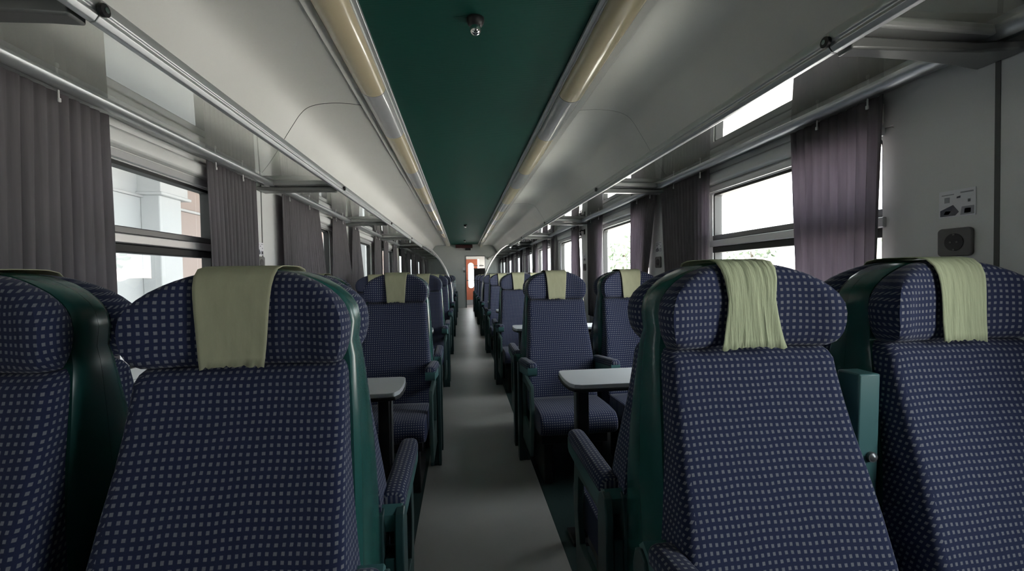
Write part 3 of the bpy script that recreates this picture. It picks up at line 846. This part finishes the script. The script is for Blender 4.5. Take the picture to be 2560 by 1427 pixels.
def end_frame(parent, sx):
    """aisle-side stand under the armrest: dark post with a slot and a lighter side panel with a cut-out"""
    x0 = sx * .233
    mb = MB()
    pr = [(-.088, 0.0), (-.088, .585), (-.100, .622), (-.122, .632), (-.148, .620), (-.160, .585), (-.160, 0.0)]
    for a, b in ((-.034, -.013), (.013, .034)): mb.prism(pr, 'x', x0 + a, x0 + b)
    mb.prism([(-.092, 0.0), (-.092, .52), (-.156, .52), (-.156, 0.0)], 'x', x0 - .013, x0 + .013)
    o = obj('end_post', mb, M['darkteal'], parent, .003)
    mb = MB()
    out = [(-.160, .15), (-.160, .572), (-.260, .568), (-.505, .560), (-.520, .40), (-.470, .15)]
    inn = [(-.200, .30), (-.200, .520), (-.280, .525), (-.450, .520), (-.465, .40), (-.440, .30)]
    n = 6; xa, xb = x0 - .010, x0 + .010
    v = [(xa, *p) for p in out] + [(xa, *p) for p in inn] + [(xb, *p) for p in out] + [(xb, *p) for p in inn]
    f = []
    for i in range(n):
        j = (i + 1) % n
        f += [(i, j, n + j, n + i), (2*n + i, 2*n + j, 3*n + j, 3*n + i), (i, j, 2*n + j, 2*n + i), (n + i, n + j, 3*n + j, 3*n + i)]
    mb.add(v, f)
    obj('side_panel', mb, M['panel_teal'], parent, .003)
def build_seat(aisle, mid, away):
    """aisle: -1/+1 = the local side on which the aisle lies, 0 = window seat; mid: None / 'up' / 'down' state of the arm towards the neighbour"""
    t = empty('train_seat'); PAD, BEAM = ARMS[away]
    for nm, me in (('seat_cushion', CUSH), ('backrest', BACK), ('headrest', HEAD), ('back_shell', SHELL)):
        link(bpy.data.objects.new(nm, me), t)
    mb = MB(); mb.box(-.19, .19, -.54, -.12, .24, .310); mb.box(-.17, -.12, -.50, -.15, .0, .24); mb.box(.12, .17, -.50, -.15, .0, .24)
    obj('base_frame', mb, M['black'], t, .006)
    if aisle:
        b = link(bpy.data.objects.new('armrest', BEAM), t); b.location.x = aisle * .233
        link(bpy.data.objects.new('armrest_pad', PAD), b)
        end_frame(t, aisle)
    if mid == 'down':
        b = link(bpy.data.objects.new('middle_armrest', BEAM), t); b.location.x = -aisle * .245
        link(bpy.data.objects.new('armrest_pad', PAD), b)
    if mid == 'up':
        x0 = -aisle * .253
        mb = MB(); mb.prism([(-.090, .650), (-.110, .70), (-.118, .965), (-.060, .965), (-.030, .700), (-.040, .650)], 'x', x0 - .025, x0 + .025)
        b = obj('middle_armrest', mb, M['teal'], t, .004); b['label'] = 'middle armrest folded up between the backrests'
        mb = MB(); mb.tube([(x0 + .006, -.112, .785), (x0 + .006, -.120, .785)], .011, 14); mb.tube([(x0 + .006, -.120, .785), (x0 + .006, -.124, .785)], [.009, .004], 14)
        obj('bolt', mb, M['alu_dark'], b)
    return t
PROTO = {}
def seat(aisle, mid, loc, rz, label, group):
    key = (aisle, mid, rz > 1)
    if key not in PROTO:
        PROTO[key] = o = build_seat(aisle, mid, rz > 1); o.location = loc; o.rotation_euler = (0, 0, rz)
    else: o = copy_tree(PROTO[key], None, loc, rz)
    bpy.context.view_layer.update
    return tag(o, label, 'train seat', group)
for s in (-1, 1):
    for k in range(NROW):
        Y = ROW0 + PITCH * k
        for col in (0, 1):
            x = s * SX[s][col]
            place = 'aisle' if col == 0 else 'window'
            # facing the camera
            if k == 0:
                lab = {(-1, 0): 'big dark checked seat with smooth olive headrest cloth, left of the aisle',
                       (-1, 1): 'dark checked window seat cut off by the lower left picture edge',
                       (1, 0): 'big blue checked seat with gathered wrinkled headrest cloth, right of the aisle',
                       (1, 1): 'blue checked window seat at the right edge beneath the large socket'}[(s, col)]
            else:
                lab = 'blue checked %s seat facing us, %s row on the %s side' % (place, ordinal(k), SIDE[s])
            mid = None
            if col == 0: mid = ('up' if s > 0 else None) if k == 0 else 'down'
            seat((-s if col == 0 else 0), mid, (x, Y, 0), 0, lab, 'seats facing the camera')
            # facing away, back to back with it
            if k == 0 and col == 0: lab = 'seat turned away behind the nearest %s aisle seat, its armrest beside the aisle' % SIDE[s]
            else: lab = '%s seat turned away, back to back with the %s row on the %s side' % (place, ordinal(k), SIDE[s])
            if not (k == NROW - 1):
                seat((s if col == 0 else 0), ('down' if col == 0 else None), (x, Y, 0), math.pi, lab, 'seats facing away from the camera')

# cloths laid over the back-to-back headrests
def cover(x, y, top, waist, bot, mat, label, seed, wr):
    rr = random.Random(seed)
    # path from front hem over the top to the rear hem (y, z)
    half = [(-.108, 1.030), (-.107, 1.044), (-.105, 1.07), (-.104, 1.10), (-.103, 1.13), (-.101, 1.155), (-.098, 1.175), (-.091, 1.194), (-.075, 1.209), (-.050, 1.2145), (-.024, 1.2155)]
    path = half + [(0, 1.2155)] + [(-a, b) for a, b in half[::-1]]
    nh = len(half); nx = 22; v = []; uvc = []
    vl = 0; prev = None
    ph = [rr.uniform(0, 6.28) for _ in range(4)]
    for j, (a, b) in enumerate(path):
        q = abs(j - nh) / nh           # 0 on top, 1 at either hem
        w = interp([(0, top * .97), (.30, top), (.65, waist), (1, bot)], q) / 2
        if prev: vl += math.dist(prev, (a, b))
        prev = (a, b)
        for i in range(nx + 1):
            t = -1 + 2 * i / nx
            n = wr * (.6 * math.sin(9 * t + ph[0] + 2 * q) + .4 * math.sin(17 * t + ph[1] - 3 * q) + .3 * math.sin(26 * t + ph[2])) * min(1, q * 2 + .2)
            # follow the hollow of the headrest face
            hol = -.044 * abs(t * w / .2) ** 2.6
            front = 1 if a < 0 else -1
            k = min(1, max(0, (1.2 - b) / .03))
            yy = a + front * (hol - abs(n)) * k - front * 0.0
            zz = b + abs(n) * (1 - k) - .004 * abs(t) * (1 if q == 1 else 0) + (rr.uniform(-.003, .003) if q == 1 and wr else 0)
            v.append((t * w, yy, zz)); uvc.append((t * w, vl))
    n1 = nx + 1
    f = [(j * n1 + i, j * n1 + i + 1, (j + 1) * n1 + i + 1, (j + 1) * n1 + i) for j in range(len(path) - 1) for i in range(nx)]
    mb = MB(); mb.add(v, f, [[uvc[i] for i in ff] for ff in f], 0, True)
    o = obj('headrest_cloth', mb, mat); o.location = (x, y, 0)
    so = o.modifiers.new('thick', 'SOLIDIFY'); so.thickness = .0015; so.offset = 0
    return tag(o, label, 'headrest cloth', 'cloths over the headrests')
first = None
for s in (-1, 1):
    for k in range(NROW):
        for col in (0, 1):
            x, y = s * SX[s][col], ROW0 + PITCH * k
            place = 'aisle' if col == 0 else 'window'
            if k == 0 and s > 0 and col == 0:
                cover(x - .008, y, .128, .104, .146, M['cover_fold'], 'gathered wrinkled pale green cloth on the big right aisle headrest', 3, .0035)
            elif k == 0 and s > 0:
                cover(x - .01, y, .122, .110, .108, M['cover_fold'], 'slightly creased pale green cloth on the headrest beneath the large socket', 5, .0018)
            elif k == 0 and col == 0:
                cover(x - .008, y, .145, .130, .112, M['cover'], 'smooth olive cloth on the big dark headrest left of the aisle', 8, .0006)
            else:
                lab = 'olive cloth over the %s headrests of the %s row on the %s side' % (place, ordinal(k), SIDE[s])
                if first is None: o = first = cover(x, y, .140, .124, .108, M['cover'], lab, 11, .0005)
                else:
                    o = first.copy(); COL.objects.link(o); o.location = (x, y, 0); o['label'] = lab

# ------------------------------------------------------------------ tables
def table(s):
    t = empty('folding_table')
    mb = MB()
    o = [(.392, .135), (.372, .09), (.360, .03), (.362, -.05), (.372, -.105), (.392, -.135), (.43, -.148), (XW - .004, -.150), (XW - .004, .150), (.42, .150)]
    o = [(.388, .150), (.368, .142), (.360, .120), (.352, .02), (.352, -.05), (.357, -.105), (.372, -.138), (.40, -.149), (XW - .004, -.150), (XW - .004, .150)]
    mb.prism([(s * a, b) for a, b in o], 'z', .704, .722); obj('table_top', mb, M['table'], t, .002)
    mb = MB(); oo = [(a - .003 if a < 1 else a, b * 1.018) for a, b in o]
    mb.prism([(s * a, b) for a, b in oo], 'z', .690, .7035); obj('edge_band', mb, M['black'], t, .003)
    mb = MB(); mb.box(s * .405, s * .455, -.062, -.012, 0.0, .690); obj('leg', mb, M['black'], t, .005)
    mb = MB(); mb.box(s * .398, s * .404, -.058, -.016, 0.0, .690); obj('leg_strip', mb, M['alu_dark'], t, .001)
    mb = MB(); mb.box(s * .40, s * 1.36, -.05, .05, .662, .689); obj('support_beam', mb, M['black'], t, .004)
    mb = MB(); mb.box(s * .37, s * .49, -.10, .03, 0.0, .018); obj('foot_plate', mb, M['black'], t, .004)
    return t
for s in (-1, 1):
    proto = None
    for k in range(NROW):
        if k == NROW - 1: continue
        if proto is None: proto = t = table(s)
        else: t = copy_tree(proto)
        t.location = (0, ROW0 + 1.0 + 2 * k, 0)
        lab = ('white topped table with black leg between the %s first and second rows' % SIDE[s]) if k == 0 else \
              'white topped table between the %s and %s rows on the %s side' % (ordinal(k), ordinal(k + 1), SIDE[s])
        tag(t, lab, 'table', 'tables between facing seats')

# ------------------------------------------------------------------ partition half way along with bent chrome poles
for s in (-1, 1):
    c = tag(empty('partition_screen', (s * .85, 9.0, 0)), 'tinted glass partition with bent steel pole halfway along the %s side' % SIDE[s], 'partition', 'partitions halfway along the coach')
    inv = Matrix.Translation(-Vector(c.location))
    arc = [(.875, 1.800), (.78, 1.772), (.68, 1.70), (.585, 1.598), (.50, 1.48), (.425, 1.345), (.365, 1.205), (.322, 1.05), (.300, .90), (.292, .74), (.290, .635)]
    mb = MB(); mb.tube([(s * a, 8.93, b) for a, b in arc], .018, 10); o = obj('pole', mb, M['pole'], c); o.matrix_parent_inverse = inv
    mb = MB()
    fr = [(a + .02, b - .02) for a, b in arc[:-1]] + [(.315, 1.215), (1.30, 1.215), (1.30, 1.79)]
    fr = [(a + .022, b - .012) for a, b in arc if b > 1.23] + [(.40, 1.225), (1.30, 1.225), (1.30, 1.79)]
    mb.add([(s * a, 8.93, b) for a, b in fr], [tuple(range(len(fr)))]); o = obj('glass_panel', mb, M['part_glass'], c); o.matrix_parent_inverse = inv
    mb = MB(); mb.box(s * .40, s * 1.30, 8.918, 8.942, 1.214, 1.232); o = obj('lower_rail', mb, M['alu_dark'], c, .002); o.matrix_parent_inverse = inv
    mb = MB(); mb.tube([(s * .290, 8.93, .62), (s * .290, 8.93, .66)], .022, 10); o = obj('pole_socket', mb, M['black'], c); o.matrix_parent_inverse = inv

# ------------------------------------------------------------------ outside
mb = MB(); mb.box(-60, 60, -60, 90, -1.45, -1.25)
tag(obj('ground', mb, M['ballast']), kind='structure')
mb = MB(); mb.box(-9.5, -1.75, -30, 60, -1.245, -0.45); mb.box(-9.5, -1.72, -30, 60, -0.50, -0.448)
tag(obj('platform', mb, M['platform']), 'grey concrete station platform outside the left windows', 'platform')
for i, x in enumerate((2.6, 4.05)):
    mb = MB(); mb.prism([(x - .06, -1.25), (x - .06, -1.23), (x - .02, -1.215), (x - .02, -1.12), (x - .036, -1.10), (x + .036, -1.10), (x + .02, -1.12), (x + .02, -1.215), (x + .06, -1.23), (x + .06, -1.25)], 'y', -30, 60)
    tag(obj('track_rail', mb, M['rail']), 'steel track rail outside the right windows, %s the train' % ('closer to' if i == 0 else 'farther from'), 'rail', 'rails of the neighbouring track')
# station building and canopy on the left
b = tag(empty('station_building', (-8, 10, -0.448)), 'pale station building with pillar and pink wall outside the left windows', 'building')
inv = Matrix.Translation(-Vector(b.location))
def bp(name, mb, mat, bev=0):
    o = obj(name, mb, mat, b, bev); o.matrix_parent_inverse = inv
mb = MB(); mb.box(-8.6, -8.2, -30, 12.6, -0.448, 3.995); bp('wall', mb, M['bldg'])
mb = MB(); mb.box(-8.6, -8.25, 12.6, 60, -0.448, 3.995); bp('pink_wall', mb, M['pink'])
mb = MB(); mb.box(-8.2, -8.12, -20, 12.6, 3.30, 3.36); bp('moulding', mb, M['bldg_line'], .01)
mb = MB(); mb.box(-8.25, -8.15, 13.4, 40, 3.20, 3.27); bp('moulding', mb, M['bldg_line'], .01)
mb = MB(); mb.box(-8.2, -7.75, 12.45, 13.35, -0.448, 3.42); bp('pillar', mb, M['bldg'], .02)
mb = MB(); mb.box(-8.25, -7.65, 12.35, 13.5, 3.42, 3.995); mb.box(-8.28, -7.60, 12.30, 13.58, 3.36, 3.44); bp('capital', mb, M['bldg'], .02)
for y0 in (4.0, 8.6):
    mb = MB(); mb.box(-8.19, -8.14, y0, y0 + 2.0, 0.55, 2.4); bp('window_panel', mb, M['sticker'], .01)
cn = tag(empty('platform_canopy', (-5.5, 10, -0.448)), 'flat canopy roof over the platform outside the left windows', 'canopy')
inv2 = Matrix.Translation(-Vector(cn.location))
mb = MB(); mb.box(-8.7, -1.55, -30, 60, 4.0, 4.2); o = obj('roof', mb, M['bldg'], cn); o.matrix_parent_inverse = inv2
for y0 in (-6, 2, 18, 26):
    mb = MB(); mb.box(-4.1, -3.8, y0, y0 + .3, -0.448, 4.0); o = obj('post', mb, M['bldg'], cn, .02); o.matrix_parent_inverse = inv2
# neighbouring low shed with a tiled roof on the right and trees beyond
sh = tag(empty('track_shed', (9, 12, -1.25)), 'low pale shed with tiled roof beyond the track outside the right windows', 'shed')
inv3 = Matrix.Translation(-Vector(sh.location))
mb = MB(); mb.box(15, 19, 14, 40, -1.25, 1.0); o = obj('walls', mb, M['bldg'], sh); o.matrix_parent_inverse = inv3
mb = MB(); mb.prism([(14.6, .95), (17, 1.9), (19.4, .95), (19.4, .85), (14.6, .85)], 'y', 13.6, 40.4); o = obj('roof', mb, M['tile'], sh); o.matrix_parent_inverse = inv3
def tree(x, y, h, w, label, seed):
    rr = random.Random(seed)
    t = tag(empty('tree', (x, y, -1.25)), label, 'tree', 'trees outside the windows')
    mb = MB(); mb.tube([(0, 0, 0), (.05, .05, h * .35), (0, .1, h * .7)], [w * .06, w * .045, w * .02], 8); obj('trunk', mb, M['bark'], t)
    v = []; f = []
    for i in range(420):
        while True:
            p = Vector((rr.uniform(-1, 1), rr.uniform(-1, 1), rr.uniform(-1, 1)))
            if .25 < p.length < 1: break
        c = Vector((p.x * w / 2, p.y * w / 2, h * .66 + p.z * h * .34))
        r = rr.uniform(.16, .34) * w / 4
        a = Vector((rr.gauss(0, 1), rr.gauss(0, 1), rr.gauss(0, 1))).normalized(); bq = a.orthogonal().normalized(); cq = a.cross(bq)
        n0 = len(v)
        for q in range(6):
            v.append(c + (bq * math.cos(q * math.pi / 3) + cq * math.sin(q * math.pi / 3)) * r * rr.uniform(.6, 1.2) + a * rr.uniform(-.2, .2) * r)
        f.append(tuple(range(n0, n0 + 6)))
    mb = MB(); mb.add(v, f); obj('crown', mb, M['leaf'], t)
for i, (x, y, h, w) in enumerate(((26, 38, 6.0, 5.0), (20, 54, 7.0, 5.5), (32, 30, 6.5, 6.0), (30, 62, 8.5, 7.0), (24, 22, 5.0, 4.2))):
    tree(x, y, h, w, ['pale bushy tree seen through the first window on the right', 'pale tree seen through the third window on the right', 'wide pale tree beyond the shed roof outside the first right window',
                      'tall distant tree seen through the second window on the right', 'small tree low in the first window on the right'][i], 20 + i)
tree(-16, 31, 8, 6, 'leafy tree outside the left window beyond the station pillar', 40)

# ------------------------------------------------------------------ daylight
w = bpy.data.worlds.new('overcast'); scene.world = w; w.use_nodes = True
nt = w.node_tree; nt.nodes.clear()
out = nt.nodes.new('ShaderNodeOutputWorld'); bg = nt.nodes.new('ShaderNodeBackground')
bg.inputs['Color'].default_value = (0.93, 0.97, 1.0, 1); bg.inputs['Strength'].default_value = 7.0
nt.links.new(bg.outputs[0], out.inputs['Surface'])

sd = bpy.data.lights.new('sun', 'SUN'); sd.energy = 55.0; sd.angle = 0.009; sd.color = (1.0, 0.97, 0.92)
so = bpy.data.objects.new('sun', sd); COL.objects.link(so)          # sun high on the platform side, above the canopy
so.rotation_euler = Vector((-0.42, -0.50, 0.78)).to_track_quat('Z', 'Y').to_euler()

# ------------------------------------------------------------------ camera
f_px, yaw, pitch, roll = 1123.0, 0.1101, 0.0240, 0.0160
def to_world(x, v, d):
    c, s = math.cos(pitch), math.sin(pitch); y = d * c + v * s; z = -d * s + v * c
    c, s = math.cos(yaw), math.sin(yaw)
    return Vector((x * c + y * s, -x * s + y * c, z))
right = to_world(math.cos(roll), -math.sin(roll), 0); up = to_world(math.sin(roll), math.cos(roll), 0); fwd = to_world(0, 0, 1)
cam = bpy.data.cameras.new('camera'); co = bpy.data.objects.new('camera', cam); COL.objects.link(co)
cam.sensor_width = 36; cam.sensor_fit = 'HORIZONTAL'; cam.lens = f_px * 36 / 2560; cam.clip_start = 0.02; cam.clip_end = 300
mw = Matrix((right, up, -fwd)).transposed().to_4x4(); mw.translation = Vector((-0.0916, 0, 1.19)); co.matrix_world = mw
scene.camera = co

vs = scene.view_settings
scene.display_settings.display_device = 'sRGB'
vs.view_transform = 'Standard'; vs.look = 'None'; vs.gamma = 1; vs.use_curve_mapping = False; vs.exposure = 0.80
cy = scene.cycles
cy.max_bounces = 9; cy.diffuse_bounces = 6; cy.glossy_bounces = 4; cy.transmission_bounces = 4; cy.transparent_max_bounces = 10
cy.caustics_reflective = False; cy.caustics_refractive = False
cy.use_denoising = True
